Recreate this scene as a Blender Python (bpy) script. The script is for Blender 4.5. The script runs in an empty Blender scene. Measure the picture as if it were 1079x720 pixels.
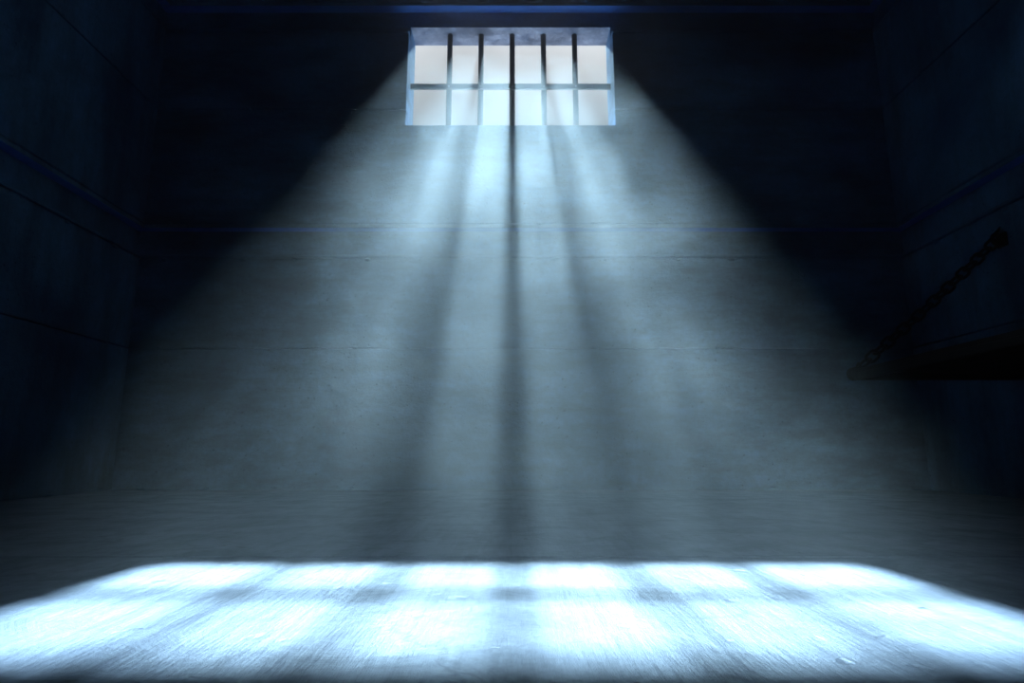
import bpy, bmesh, math, random
from mathutils import Vector, Matrix, noise
random.seed(4)
C = bpy.context.scene.collection
sc = bpy.context.scene

# ------------------------------------------------------------------ room measures (metres)
CAM_Z = 0.245
XL, XR = -2.63, 2.75          # side wall faces
YB, YO = 4.00, 4.29           # inner and outer face of the far wall
YN = -3.0                     # wall behind the viewer
REC = 0.08                    # depth of the channels
ZT = 4.35                     # ceiling
WX0, WX1, WZ0, WZ1 = -0.787, 0.765, 2.625, 3.505
LOW = (1.625, 1.822)
HIGH = (3.425, 3.631)
SEAMS = (0.95, 2.755)
SUN_EL = math.radians(44.95)

# ------------------------------------------------------------------ helpers
def link(name, bm, mats, parent=None, smooth=False):
    me = bpy.data.meshes.new(name)
    bmesh.ops.recalc_face_normals(bm, faces=bm.faces)
    bm.to_mesh(me); bm.free()
    for m in (mats if isinstance(mats, (list, tuple)) else [mats]):
        me.materials.append(m)
    if smooth:
        for p in me.polygons: p.use_smooth = True
    o = bpy.data.objects.new(name, me); C.objects.link(o)
    if parent: o.parent = parent
    return o

def tag(o, label=None, cat=None, group=None, kind=None):
    if label: o['label'] = label
    if cat: o['category'] = cat
    if group: o['group'] = group
    if kind: o['kind'] = kind
    return o

def empty(name, loc):
    o = bpy.data.objects.new(name, None); o.empty_display_size = .1
    o.location = loc; C.objects.link(o); return o

def box(bm, x0, x1, y0, y1, z0, z1, bev=0.0, seg=1, mat=0):
    t = bmesh.new()
    bmesh.ops.create_cube(t, size=1)
    for v in t.verts:
        v.co = Vector((x0 + (v.co.x + .5) * (x1 - x0), y0 + (v.co.y + .5) * (y1 - y0), z0 + (v.co.z + .5) * (z1 - z0)))
    if bev:
        bmesh.ops.bevel(t, geom=list(t.edges), offset=bev, segments=seg, affect='EDGES', profile=.5)
    for f in t.faces: f.material_index = mat
    me = bpy.data.meshes.new('tmp'); t.to_mesh(me); t.free()
    bm.from_mesh(me); bpy.data.meshes.remove(me)

def ring_sweep(bm, pts, r, closed=True, n=10, radii=None):
    """tube along a list of points"""
    N = len(pts); rings = []
    up = None
    for i, p in enumerate(pts):
        if closed:
            d = (pts[(i + 1) % N] - pts[i - 1]).normalized()
        else:
            d = (pts[min(i + 1, N - 1)] - pts[max(i - 1, 0)]).normalized()
        if up is None:
            up = d.orthogonal().normalized()
        up = (up - d * up.dot(d)).normalized()
        s = d.cross(up)
        rr = radii[i] if radii else r
        rings.append([bm.verts.new(p + rr * (math.cos(2 * math.pi * k / n) * up + math.sin(2 * math.pi * k / n) * s)) for k in range(n)])
    M = N if closed else N - 1
    for i in range(M):
        a, b = rings[i], rings[(i + 1) % N]
        for k in range(n):
            bm.faces.new((a[k], a[(k + 1) % n], b[(k + 1) % n], b[k]))
    if not closed:
        bm.faces.new(rings[0][::-1]); bm.faces.new(rings[-1])

# ------------------------------------------------------------------ materials
def nodes(name):
    m = bpy.data.materials.new(name); m.use_nodes = True
    nt = m.node_tree; nt.nodes.clear()
    return m, nt, nt.nodes, nt.links

def ramp(N, L, src, stops):
    r = N.new('ShaderNodeValToRGB')
    while len(r.color_ramp.elements) > len(stops): r.color_ramp.elements.remove(r.color_ramp.elements[-1])
    while len(r.color_ramp.elements) < len(stops): r.color_ramp.elements.new(.5)
    for e, (p, c) in zip(r.color_ramp.elements, stops):
        e.position = p; e.color = (*c, 1) if len(c) == 3 else c
    L.new(src, r.inputs['Fac']); return r.outputs['Color']

def mix(N, L, mode, fac, a, b):
    m = N.new('ShaderNodeMix'); m.data_type = 'RGBA'; m.blend_type = mode
    if isinstance(fac, (int, float)): m.inputs['Factor'].default_value = fac
    else: L.new(fac, m.inputs['Factor'])
    for k, v in (('A', a), ('B', b)):
        s = [i for i in m.inputs if i.name == k and i.type == 'RGBA'][0]
        if isinstance(v, tuple): s.default_value = (*v, 1)
        else: L.new(v, s)
    return [o for o in m.outputs if o.type == 'RGBA'][0]

def noise_tex(N, L, vec, scale, sx=(1, 1, 1), detail=6, rough=.6, dist=0):
    mp = N.new('ShaderNodeMapping'); mp.inputs['Scale'].default_value = sx
    L.new(vec, mp.inputs['Vector'])
    t = N.new('ShaderNodeTexNoise'); t.inputs['Scale'].default_value = scale
    t.inputs['Detail'].default_value = detail; t.inputs['Roughness'].default_value = rough
    t.inputs['Distortion'].default_value = dist
    L.new(mp.outputs['Vector'], t.inputs['Vector'])
    return t.outputs['Fac']

def concrete(name, stretch, dark, light, rough=(.6, .9), spec=.3, bump=.6, streak=.75, pits=True, bs=1.1):
    m, nt, N, L = nodes(name)
    out = N.new('ShaderNodeOutputMaterial'); b = N.new('ShaderNodeBsdfPrincipled')
    tc = N.new('ShaderNodeTexCoord'); v = tc.outputs['Object']
    big = noise_tex(N, L, v, bs, detail=8, rough=.65, dist=.4)
    strk = noise_tex(N, L, v, 1.0, stretch, detail=8, rough=.68)
    fine = noise_tex(N, L, v, 28, detail=8, rough=.7)
    base = ramp(N, L, big, [(.32, dark), (.68, light)])
    s = ramp(N, L, strk, [(.38, (.22, .22, .24)), (.60, (1, 1, 1))])
    c = mix(N, L, 'MULTIPLY', streak, base, s)
    f = ramp(N, L, fine, [(.3, (.6, .6, .6)), (.6, (1.05, 1.05, 1.05))])
    c = mix(N, L, 'MULTIPLY', .6, c, f)
    bh = N.new('ShaderNodeMath'); bh.operation = 'ADD'
    L.new(strk, bh.inputs[0]); L.new(fine, bh.inputs[1])
    h = bh.outputs[0]
    if pits:
        vo = N.new('ShaderNodeTexVoronoi'); vo.inputs['Scale'].default_value = 16
        L.new(v, vo.inputs['Vector'])
        p = ramp(N, L, vo.outputs['Distance'], [(.05, (0, 0, 0)), (.13, (1, 1, 1))])
        c = mix(N, L, 'MULTIPLY', .35, c, p)
        a2 = N.new('ShaderNodeMath'); a2.operation = 'MULTIPLY_ADD'
        L.new(p, a2.inputs[0]); a2.inputs[1].default_value = .5; L.new(h, a2.inputs[2]); h = a2.outputs[0]
    L.new(c, b.inputs['Base Color'])
    rr = N.new('ShaderNodeMapRange'); L.new(big, rr.inputs['Value'])
    rr.inputs['From Min'].default_value = .3; rr.inputs['From Max'].default_value = .7
    rr.inputs['To Min'].default_value = rough[0]; rr.inputs['To Max'].default_value = rough[1]
    L.new(rr.outputs[0], b.inputs['Roughness'])
    b.inputs['Specular IOR Level'].default_value = spec
    bp = N.new('ShaderNodeBump'); bp.inputs['Strength'].default_value = bump; bp.inputs['Distance'].default_value = .02
    L.new(h, bp.inputs['Height']); L.new(bp.outputs['Normal'], b.inputs['Normal'])
    L.new(b.outputs[0], out.inputs['Surface'])
    return m

WD, WL = (.04, .13, .27), (.24, .47, .72)
M_back = concrete('blue grey board marked concrete', (1.3, 1.3, 4.5), WD, WL)
M_side = concrete('blue grey streaked concrete', (3, 3, .7), WD, WL)
M_ceil = concrete('ceiling concrete', (2, 2, 2), WD, WL)
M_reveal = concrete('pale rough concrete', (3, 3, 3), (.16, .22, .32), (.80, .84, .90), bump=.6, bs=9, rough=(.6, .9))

def bounce_blue():  # blue light bounced up from the floor, put into the soffit colour
    m, nt, N, L = nodes('painted blue bounce light')
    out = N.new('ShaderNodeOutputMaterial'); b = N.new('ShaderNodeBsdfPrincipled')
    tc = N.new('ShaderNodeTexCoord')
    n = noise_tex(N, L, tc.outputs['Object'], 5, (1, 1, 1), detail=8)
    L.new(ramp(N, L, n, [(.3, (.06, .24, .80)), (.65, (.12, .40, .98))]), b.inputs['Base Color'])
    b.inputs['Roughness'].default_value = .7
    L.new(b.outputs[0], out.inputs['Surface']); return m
M_blue = bounce_blue()

def floor_mat():
    m, nt, N, L = nodes('worn cement floor')
    out = N.new('ShaderNodeOutputMaterial'); b = N.new('ShaderNodeBsdfPrincipled')
    tc = N.new('ShaderNodeTexCoord'); v = tc.outputs['Object']
    big = noise_tex(N, L, v, .9, detail=8, rough=.65, dist=.5)
    mid = noise_tex(N, L, v, 5, (1, 1.2, 1), detail=9, rough=.7, dist=.6)
    brush = noise_tex(N, L, v, 3.0, (9, .9, 1), detail=8, rough=.7)
    fine = noise_tex(N, L, v, 60, detail=5, rough=.7)
    c = ramp(N, L, big, [(.3, (.19, .215, .29)), (.7, (.38, .39, .46))])
    c = mix(N, L, 'MULTIPLY', .75, c, ramp(N, L, mid, [(.34, (.28, .31, .36)), (.54, (1, 1, 1))]))
    c = mix(N, L, 'MULTIPLY', .6, c, ramp(N, L, brush, [(.36, (.4, .42, .45)), (.56, (1, 1, 1))]))
    c = mix(N, L, 'MULTIPLY', .4, c, ramp(N, L, fine, [(.35, (.5, .5, .5)), (.6, (1.05, 1.05, 1.05))]))
    # scattered dark chips and dirt specks
    warp = N.new('ShaderNodeVectorMath'); warp.operation = 'MULTIPLY_ADD'
    nz = N.new('ShaderNodeTexNoise'); nz.inputs['Scale'].default_value = 9; nz.inputs['Detail'].default_value = 4
    L.new(v, nz.inputs['Vector']); L.new(nz.outputs['Color'], warp.inputs[0])
    warp.inputs[1].default_value = (.12, .12, .12); L.new(v, warp.inputs[2])
    vo = N.new('ShaderNodeTexVoronoi'); vo.inputs['Scale'].default_value = 11
    L.new(warp.outputs[0], vo.inputs['Vector'])
    chip = ramp(N, L, vo.outputs['Distance'], [(.07, (.08, .09, .12)), (.17, (1, 1, 1))])
    msk = ramp(N, L, noise_tex(N, L, v, 2.2, detail=3), [(.5, (0, 0, 0)), (.62, (1, 1, 1))])
    c = mix(N, L, 'MULTIPLY', msk, c, chip)
    # hairline cracks
    vc = N.new('ShaderNodeTexVoronoi'); vc.feature = 'DISTANCE_TO_EDGE'; vc.inputs['Scale'].default_value = .9
    w2 = N.new('ShaderNodeVectorMath'); w2.operation = 'MULTIPLY_ADD'
    L.new(nz.outputs['Color'], w2.inputs[0]); w2.inputs[1].default_value = (.25, .25, .25); L.new(v, w2.inputs[2])
    L.new(w2.outputs[0], vc.inputs['Vector'])
    cr = ramp(N, L, vc.outputs['Distance'], [(.002, (.25, .25, .28)), (.007, (1, 1, 1))])
    c = mix(N, L, 'MULTIPLY', .55, c, cr)
    L.new(c, b.inputs['Base Color'])
    rr = N.new('ShaderNodeMapRange'); L.new(mid, rr.inputs['Value'])
    rr.inputs['From Min'].default_value = .3; rr.inputs['From Max'].default_value = .7
    rr.inputs['To Min'].default_value = .52; rr.inputs['To Max'].default_value = .30
    L.new(rr.outputs[0], b.inputs['Roughness'])
    b.inputs['Specular IOR Level'].default_value = .4
    h = N.new('ShaderNodeMath'); h.operation = 'ADD'; L.new(mid, h.inputs[0]); L.new(brush, h.inputs[1])
    h2 = N.new('ShaderNodeMath'); h2.operation = 'MULTIPLY_ADD'
    L.new(chip, h2.inputs[0]); h2.inputs[1].default_value = .4; L.new(h.outputs[0], h2.inputs[2])
    bp = N.new('ShaderNodeBump'); bp.inputs['Strength'].default_value = .35; bp.inputs['Distance'].default_value = .02
    L.new(h2.outputs[0], bp.inputs['Height']); L.new(bp.outputs['Normal'], b.inputs['Normal'])
    L.new(b.outputs[0], out.inputs['Surface']); return m
M_floor = floor_mat()

def metal(name, col, rough, rust=None, metallic=.85):
    m, nt, N, L = nodes(name)
    out = N.new('ShaderNodeOutputMaterial'); b = N.new('ShaderNodeBsdfPrincipled')
    tc = N.new('ShaderNodeTexCoord')
    n = noise_tex(N, L, tc.outputs['Object'], 22, detail=7, rough=.7)
    L.new(ramp(N, L, n, [(.45, col), (.72, rust or col)]), b.inputs['Base Color'])
    b.inputs['Metallic'].default_value = metallic
    b.inputs['Roughness'].default_value = rough
    bp = N.new('ShaderNodeBump'); bp.inputs['Strength'].default_value = .2; bp.inputs['Distance'].default_value = .004
    L.new(n, bp.inputs['Height']); L.new(bp.outputs['Normal'], b.inputs['Normal'])
    L.new(b.outputs[0], out.inputs['Surface']); return m
M_bar = metal('dark iron bar', (.03, .03, .035), .55, (.05, .035, .03), .5)
M_hbar = metal('grey iron strap', (.07, .075, .08), .45, (.10, .08, .07), .6)
M_weld = metal('bright weld', (.45, .47, .5), .35)
M_chain = metal('black chain iron', (.012, .012, .013), .38, (.03, .018, .012), .6)
M_frame = metal('black bunk iron', (.003, .003, .003), .6, (.006, .003, .002), .0)

def wood():
    m, nt, N, L = nodes('dark red brown board')
    out = N.new('ShaderNodeOutputMaterial'); b = N.new('ShaderNodeBsdfPrincipled')
    tc = N.new('ShaderNodeTexCoord')
    n = noise_tex(N, L, tc.outputs['Object'], 6, (9, .6, 9), detail=8)
    L.new(ramp(N, L, n, [(.35, (.004, .002, .002)), (.65, (.012, .003, .003))]), b.inputs['Base Color'])
    b.inputs['Roughness'].default_value = .65
    L.new(b.outputs[0], out.inputs['Surface']); return m
M_wood = wood()

# ------------------------------------------------------------------ the setting
def bands():
    """z ranges of the projecting wall panels between the channels and seams"""
    return [(0.0, SEAMS[0] - .004), (SEAMS[0] + .004, LOW[0] - .032), (LOW[0] - .020, LOW[0]),
            (LOW[1], LOW[1] + .030), (LOW[1] + .034, SEAMS[1] - .004),
            (SEAMS[1] + .004, HIGH[0] - .032), (HIGH[0] - .020, HIGH[0]), (HIGH[1], HIGH[1] + .03), (HIGH[1] + .034, ZT)]

def tint_soffits(o):  # channel undersides take the painted-in bounce light colour
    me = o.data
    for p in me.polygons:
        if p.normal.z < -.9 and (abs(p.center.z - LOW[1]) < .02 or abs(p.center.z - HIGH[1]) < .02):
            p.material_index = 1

# far wall: slab with the window opening + projecting panels
bm = bmesh.new()
X0, X1 = XL - .35, XR + .35
box(bm, X0, WX0, YB + REC, YO, 0, ZT)
box(bm, WX1, X1, YB + REC, YO, 0, ZT)
box(bm, WX0, WX1, YB + REC, YO, 0, WZ0)
box(bm, WX0, WX1, YB + REC, YO, WZ1, ZT)
for z0, z1 in bands():
    if z1 <= WZ0 or z0 >= WZ1:
        box(bm, XL - REC, XR + REC, YB, YB + REC, z0, z1, .007, 2)
    else:
        if z0 < WZ0:
            box(bm, XL - REC, XR + REC, YB, YB + REC, z0, WZ0, .004, 2)
            z0 = WZ0
        box(bm, XL - REC, WX0, YB, YB + REC, z0, z1, .005, 2)
        box(bm, WX1, XR + REC, YB, YB + REC, z0, z1, .005, 2)
def crumbs(bm, along, face, zs):
    # rough cast lips and lumps left by the formwork, along x (far wall) or y (side walls)
    a0, a1 = along
    for z, lip in zs:
        n = int((a1 - a0) / .035); prev = None
        for i in range(n + 1):
            a = a0 + (a1 - a0) * i / n
            k = noise.noise(Vector((a * 7, z * 5, 3.1)))
            k2 = noise.noise(Vector((a * 19, z * 5, 8.1)))
            d = max(.0005, lip * (.5 + 1.1 * k)); hh = .004 + .003 * k2
            row = [bm.verts.new(face(a, e, zz)) for e, zz in ((-.004, z - hh), (d, z - hh * .5 + .003 * k), (d, z + hh * .5 + .003 * k), (-.004, z + hh))]
            if prev:
                for q in range(3): bm.faces.new((prev[q], prev[q + 1], row[q + 1], row[q]))
            prev = row
        a = a0 + .17
        while a < a1:
            t = bmesh.new(); bmesh.ops.create_icosphere(t, subdivisions=2, radius=1)
            sx, sz = random.uniform(.016, .030), random.uniform(.008, .013)
            vm = {}
            for v in t.verts:
                j = 1 + .35 * noise.noise(v.co * 2 + Vector((a * 9, z, 0)))
                vm[v] = bm.verts.new(face(a + v.co.x * sx * j, v.co.y * .016 * j, z - .004 + v.co.z * sz * j))
            for f in t.faces: bm.faces.new([vm[v] for v in f.verts])
            t.free(); a += random.uniform(.36, .56)
LIPS = [(.018, .007), (SEAMS[0] + .006, .004), (LOW[0] - .036, .004), (LOW[1] + .040, .008), (SEAMS[1] + .006, .004), (HIGH[1] + .040, .008)]
crumbs(bm, (XL + .01, XR - .01), lambda a, e, z: Vector((a, YB - e, z)), [q for q in LIPS if not WZ0 < q[0] < WZ1])
crumbs(bm, (XL + .01, WX0 - .01), lambda a, e, z: Vector((a, YB - e, z)), [q for q in LIPS if WZ0 < q[0] < WZ1])
crumbs(bm, (WX1 + .01, XR - .01), lambda a, e, z: Vector((a, YB - e, z)), [q for q in LIPS if WZ0 < q[0] < WZ1])
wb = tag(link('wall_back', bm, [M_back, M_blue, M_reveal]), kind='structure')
tint_soffits(wb)
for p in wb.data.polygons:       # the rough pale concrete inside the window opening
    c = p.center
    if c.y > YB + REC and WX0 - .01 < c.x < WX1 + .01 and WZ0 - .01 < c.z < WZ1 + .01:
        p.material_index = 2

for side, xf, sgn in (('left', XL, -1), ('right', XR, 1)):
    bm = bmesh.new()
    a, b_ = sorted((xf + sgn * REC, xf + sgn * .30))
    box(bm, a, b_, YN, YB + REC, 0, ZT)
    a, b_ = sorted((xf, xf + sgn * REC))
    for z0, z1 in bands():
        box(bm, a, b_, YN, YB, z0, z1, .007, 2)
    crumbs(bm, (YN + .01, YB - .01), lambda a, e, z, xf=xf, sgn=sgn: Vector((xf - sgn * e, a, z)), LIPS)
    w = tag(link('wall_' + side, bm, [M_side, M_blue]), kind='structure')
    tint_soffits(w)
bm = bmesh.new(); box(bm, X0, X1, YN - .25, YN, 0, ZT)
tag(link('wall_front', bm, M_back), kind='structure')
bm = bmesh.new(); box(bm, X0, X1, YN - .25, YO, ZT, ZT + .25)
tag(link('ceiling', bm, M_ceil), kind='structure')

# floor slabs with open joints
bm = bmesh.new()
ys = [YN - .25, -1.15, 1.483, YO]
for i in range(len(ys) - 1):
    box(bm, X0, X1, ys[i] + (.003 if i else 0), ys[i + 1] - (.003 if i < 2 else 0), -.2, 0, .004, 1)
box(bm, X0, X1, YN - .25, YO, -.25, -.19)
tag(link('floor', bm, M_floor), kind='structure')

# ------------------------------------------------------------------ window bars
YBAR = 4.17
gr = empty('window_grille', (0, YBAR, WZ0))
tag(gr, 'dark iron bar grille set in the high window of the far wall', 'window bars')
SP = 0.2465
def bar_mesh():
    bm = bmesh.new(); r = .021
    pts = [Vector((0, 0, z)) for z in (-.02, 0, .3, .6, WZ1 - WZ0, WZ1 - WZ0 + .02)]
    ring_sweep(bm, pts, r, closed=False, n=16)
    return bm
first = None
for k in range(5):
    x = (k - 2) * SP
    if first is None:
        first = o = link('vertical_bar', bar_mesh(), M_bar, gr, True)
    else:
        o = first.copy(); C.objects.link(o); o.parent = gr
    o.location = (x + .002, 0, 0)
ZH = 3.035 - WZ0
bm = bmesh.new()
box(bm, WX0 - .02, WX1 + .02, -.034, -.018, ZH - .023, ZH + .023, .003, 2)
tag(link('crossbar', bm, M_hbar, gr), 'flat grey iron crossbar')
w0 = None
for k in range(5):
    if w0 is None:
        bm = bmesh.new()
        bmesh.ops.create_uvsphere(bm, u_segments=14, v_segments=8, radius=.009, matrix=Matrix.Diagonal((1, .5, 1, 1)))
        w0 = o = link('rivet', bm, M_weld, gr, True)
    else:
        o = w0.copy(); C.objects.link(o); o.parent = gr
    o.location = ((k - 2) * SP + .002, -.035, ZH)

# ------------------------------------------------------------------ fold-down bunk on the right wall
BX, BY0, BY1, BZ0, BZ1 = 1.83, 1.16, 3.16, .626, .674
bk = empty('wall_bunk', (XR, (BY0 + BY1) / 2, BZ0))
tag(bk, 'black plank bunk folded out from the right wall and held by a chain', 'bunk')
ox, oy, oz = bk.location
bm = bmesh.new()     # angle iron frame
for a in ((BX, BX + .035, BY0, BY1), (XR - .035, XR, BY0, BY1), (BX + .035, XR - .035, BY0, BY0 + .035), (BX + .035, XR - .035, BY1 - .035, BY1)):
    box(bm, a[0] - ox, a[1] - ox, a[2] - oy, a[3] - oy, 0, BZ1 - BZ0 - .012, .004, 2)
link('frame', bm, M_frame, bk)
for yy in (BY0 + .66, BY0 + 1.32):
    bm = bmesh.new(); box(bm, BX + .035 - ox, XR - .035 - ox, yy - oy - .02, yy - oy + .02, .004, .028, .003)
    link('cross_brace', bm, M_frame, bk)
n = 6; w = (XR - BX - .012) / n
pl = None
for k in range(n):
    if pl is None:
        bm = bmesh.new(); box(bm, .003, w - .003, -1.0, 1.0, 0, .022, .003, 2)
        pl = o = link('plank', bm, M_wood, bk)
    else:
        o = pl.copy(); C.objects.link(o); o.parent = bk
    o.location = (BX + .003 + k * w - ox, 0, BZ1 - BZ0 - .012)
bm = bmesh.new()     # rounded corner lug that takes the chain
t = bmesh.new()
bmesh.ops.create_cone(bm, cap_ends=True, segments=24, radius1=.036, radius2=.036, depth=.05,
                      matrix=Matrix.Translation((BX - ox + .006, BY1 - oy - .02, .034)) @ Matrix.Rotation(math.pi / 2, 4, 'X'))
t.free()
bmesh.ops.bevel(bm, geom=[e for e in bm.edges if len(e.link_faces) == 2 and e.calc_face_angle() > 1], offset=.004, segments=2, affect='EDGES')
link('corner_lug', bm, M_frame, bk, False)
bm = bmesh.new()
ec = Vector((BX + .030 - ox, BY1 - .02 - oy, BZ1 - BZ0 + .022))
ring_sweep(bm, [ec + Vector((.004 * math.cos(a) , .020 * math.cos(a), .020 * math.sin(a))) for a in [2 * math.pi * i / 16 for i in range(16)]], .007, True, 10)
link('chain_eye', bm, M_frame, bk, True)
for yy in (BY0 + .3, BY1 - .3):
    bm = bmesh.new()
    ring_sweep(bm, [Vector((XR - .014 - ox, yy - oy - .05, -.012)), Vector((XR - .014 - ox, yy - oy + .05, -.012))], .012, False, 14)
    link('hinge', bm, M_frame, bk, True)

# ------------------------------------------------------------------ chain and its wall hook
A = Vector((XR - .045, 3.15, 1.408))        # eye on the wall
B = Vector((BX + .040, 3.14, BZ1 + .024))
NL = 18
chain = empty('chain', A)
tag(chain, 'heavy black link chain running from the right wall down to the bunk corner', 'chain')
def link_mesh(pitch, wr=.0078, half=.023):
    bm = bmesh.new(); pts = []
    hl = pitch / 2 + wr - half          # straight half
    hl = max(hl, .008)
    for i in range(9):
        a = -math.pi / 2 + math.pi * i / 8
        pts.append(Vector((hl + half * math.cos(a), half * math.sin(a), 0)))
    for i in range(9):
        a = math.pi / 2 + math.pi * i / 8
        pts.append(Vector((-hl + half * math.cos(a), half * math.sin(a), 0)))
    ring_sweep(bm, pts, wr, True, 10)
    return bm
def P(t):
    p = A.lerp(B, t); p.z -= .012 * 4 * t * (1 - t); return p
pitch = (B - A).length / NL
l0 = None
for k in range(NL):
    p0, p1 = P(k / NL), P((k + 1) / NL)
    d = (p1 - p0).normalized()
    q = Matrix.Identity(3)
    yv = Vector((0, 1, 0)); zz = d.cross(yv).normalized(); yv = zz.cross(d).normalized()
    q = Matrix((d, yv, zz)).transposed()
    tilt = math.radians((90 if k % 2 == 0 else 0) + (12 if k % 2 == 0 else -14))
    R = q.to_4x4() @ Matrix.Rotation(tilt, 4, 'X')
    if l0 is None:
        l0 = o = link('link', link_mesh(pitch), M_chain, chain, True)
    else:
        o = l0.copy(); C.objects.link(o); o.parent = chain
    o.matrix_local = Matrix.Translation((p0 + p1) / 2 - A) @ R

hk = empty('wall_hook', (XR, 3.15, 1.42))
tag(hk, 'small black pointed iron hook fixed to the right wall above the bunk', 'hook')
bm = bmesh.new()
box(bm, -.008, 0, -.035, .035, -.045, .035, .003, 2)
link('back_plate', bm, M_chain, hk)
bm = bmesh.new()
pts = [Vector((-.004, 0, -.02)), Vector((-.030, 0, -.025)), Vector((-.052, 0, -.022)), Vector((-.064, 0, -.004)),
       Vector((-.054, 0, .018)), Vector((-.034, 0, .034)), Vector((-.016, 0, .056)), Vector((-.004, 0, .075))]
ring_sweep(bm, pts, .01, False, 12, [.011, .011, .011, .011, .011, .010, .007, .002])
link('hook_arm', bm, M_chain, hk, True)

# ------------------------------------------------------------------ dusty air
def haze_mat():
    m, nt, N, L = nodes('drifting dust and smoke')
    out = N.new('ShaderNodeOutputMaterial')
    vs = N.new('ShaderNodeVolumeScatter')
    vs.inputs['Color'].default_value = (1, 1, 1, 1)
    vs.inputs['Anisotropy'].default_value = HAZE_G
    tc = N.new('ShaderNodeTexCoord')
    turn = N.new('ShaderNodeMapping'); turn.inputs['Rotation'].default_value = (-SUN_EL, 0, 0)
    L.new(tc.outputs['Object'], turn.inputs['Vector'])     # Y now runs along the sunbeams
    def cloud(scale, sx, loc, lo, hi, v0, v1, detail=3, dist=.4):
        mp = N.new('ShaderNodeMapping'); mp.inputs['Scale'].default_value = sx; mp.inputs['Location'].default_value = loc
        L.new(turn.outputs[0], mp.inputs['Vector'])
        t = N.new('ShaderNodeTexNoise'); t.inputs['Scale'].default_value = scale
        t.inputs['Detail'].default_value = detail; t.inputs['Roughness'].default_value = .55; t.inputs['Distortion'].default_value = dist
        L.new(mp.outputs[0], t.inputs['Vector'])
        r = N.new('ShaderNodeMapRange'); r.interpolation_type = 'SMOOTHSTEP'
        L.new(t.outputs['Fac'], r.inputs['Value'])
        for k, q in (('From Min', lo), ('From Max', hi), ('To Min', v0), ('To Max', v1)): r.inputs[k].default_value = q
        return r.outputs[0]
    puffs = cloud(1.6, (1, .8, 1), (PX, .2, 1.1), .36, .66, .7, 1.55)
    drift = cloud(1.0, (2.6, .45, .8), (DX, .4, .3), .38, .62, .72, 1.4, 2, .2)
    mu = N.new('ShaderNodeMath'); mu.operation = 'MULTIPLY'; L.new(puffs, mu.inputs[0]); L.new(drift, mu.inputs[1])
    m2 = N.new('ShaderNodeMath'); m2.operation = 'MULTIPLY'; L.new(mu.outputs[0], m2.inputs[0]); m2.inputs[1].default_value = HAZE_D
    # the smoke thins out towards both sides of the cell, with a ragged edge
    rag = cloud(1.0, (1.2, .7, 1.2), (4.1, .9, 2.2), .3, .7, -.16, .16, 2, .3)
    sx = N.new('ShaderNodeSeparateXYZ'); L.new(tc.outputs['Object'], sx.inputs[0])
    ab = N.new('ShaderNodeMath'); ab.operation = 'ABSOLUTE'; L.new(sx.outputs['X'], ab.inputs[0])
    ad = N.new('ShaderNodeMath'); ad.operation = 'ADD'; L.new(ab.outputs[0], ad.inputs[0]); L.new(rag, ad.inputs[1])
    fo = N.new('ShaderNodeMapRange'); fo.interpolation_type = 'SMOOTHSTEP'; L.new(ad.outputs[0], fo.inputs['Value'])
    for k, q in (('From Min', .40), ('From Max', .78), ('To Min', 1.0), ('To Max', .18)): fo.inputs[k].default_value = q
    m3 = N.new('ShaderNodeMath'); m3.operation = 'MULTIPLY'; L.new(m2.outputs[0], m3.inputs[0]); L.new(fo.outputs[0], m3.inputs[1])
    L.new(m3.outputs[0], vs.inputs['Density'])
    L.new(vs.outputs[0], out.inputs['Volume'])
    return m
PX, DX = 12.3, 9.4
HAZE_G, HAZE_D = .38, .108
bm = bmesh.new()
box(bm, XL + .002, XR - .002, YN + .002, YB - .002, .002, ZT - .002)
hz = tag(link('haze', bm, haze_mat()), 'pale dusty haze drifting in the air of the whole cell', 'haze', kind='stuff')

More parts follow.
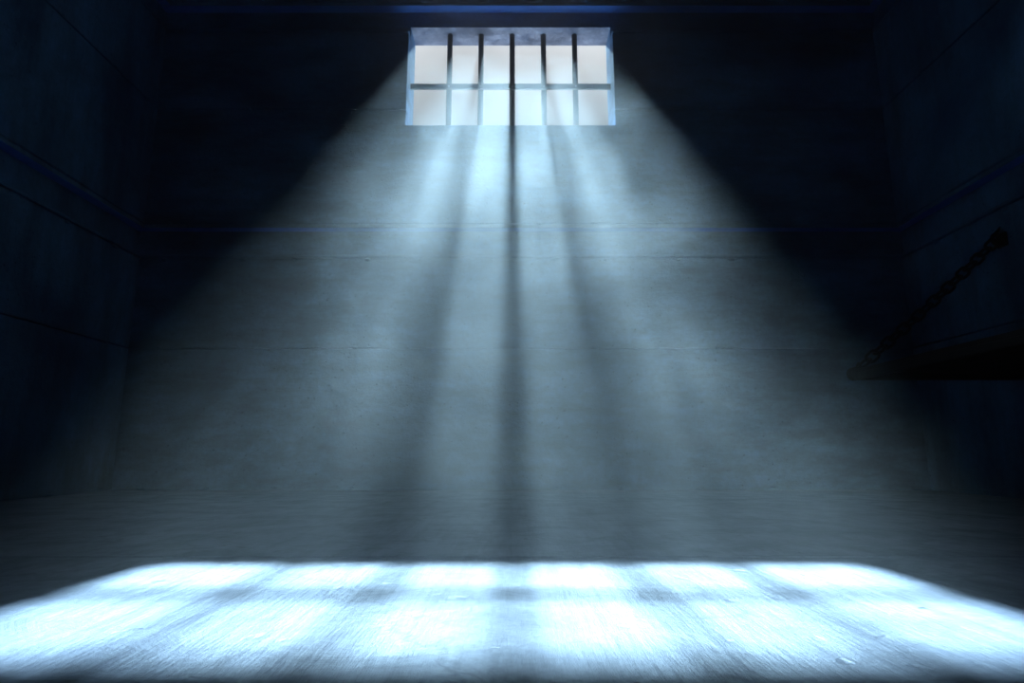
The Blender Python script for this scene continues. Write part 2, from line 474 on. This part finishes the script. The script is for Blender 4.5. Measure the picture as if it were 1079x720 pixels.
# ------------------------------------------------------------------ light
sun = bpy.data.lights.new('sun', 'SUN'); sun.energy = 40; sun.angle = math.radians(1.4)
sun.color = (.49, .79, 1.0)
so = bpy.data.objects.new('sun', sun); C.objects.link(so)
so.location = (0, 9, 9)
so.rotation_euler = (-(math.pi / 2 - SUN_EL), 0, 0)     # shines towards -Y and down

po = bpy.data.lights.new('window_daylight', 'AREA'); po.shape = 'RECTANGLE'
po.size = WX1 - WX0; po.size_y = WZ1 - WZ0; po.cycles.is_portal = True
pob = bpy.data.objects.new('window_daylight', po); C.objects.link(pob)
pob.location = ((WX0 + WX1) / 2, YO + .02, (WZ0 + WZ1) / 2); pob.rotation_euler = (-math.pi / 2, 0, 0)

w = bpy.data.worlds.new('sky'); sc.world = w; w.use_nodes = True
N, L = w.node_tree.nodes, w.node_tree.links; N.clear()
out = N.new('ShaderNodeOutputWorld'); bg = N.new('ShaderNodeBackground')
tc = N.new('ShaderNodeTexCoord'); sp = N.new('ShaderNodeSeparateXYZ'); L.new(tc.outputs['Generated'], sp.inputs[0])
# sunlit ground outside below the horizon, misty sky that brightens towards the height of the sun
col = ramp(N, L, sp.outputs['Z'], [(.0, (.85, 1.0, 1.35)), (.25, (.5, .6, .75)), (.50, (.24, .265, .285)), (.545, (.40, .43, .45)), (.60, (.74, .79, .83)), (.70, (.9, .95, 1.0)), (1, (.35, .5, .8))])
L.new(col, bg.inputs['Color']); bg.inputs['Strength'].default_value = 1.6
L.new(bg.outputs[0], out.inputs['Surface'])

# ------------------------------------------------------------------ camera
cam = bpy.data.cameras.new('camera'); cam.sensor_width = 36; cam.lens = 36 * 623 / 1079
cam.clip_start = .02
co = bpy.data.objects.new('camera', cam); C.objects.link(co)
co.location = (0, 0, CAM_Z); co.rotation_euler = (math.pi / 2 + math.radians(10.64), 0, 0)
sc.camera = co

sc.view_settings.view_transform = 'Standard'; sc.view_settings.look = 'None'
sc.view_settings.gamma = 1; sc.view_settings.exposure = 0; sc.view_settings.use_curve_mapping = False
sc.cycles.use_denoising = True
sc.cycles.max_bounces = 8; sc.cycles.diffuse_bounces = 4; sc.cycles.volume_bounces = 0
sc.cycles.volume_step_rate = .5
sc.cycles.volume_max_steps = 256
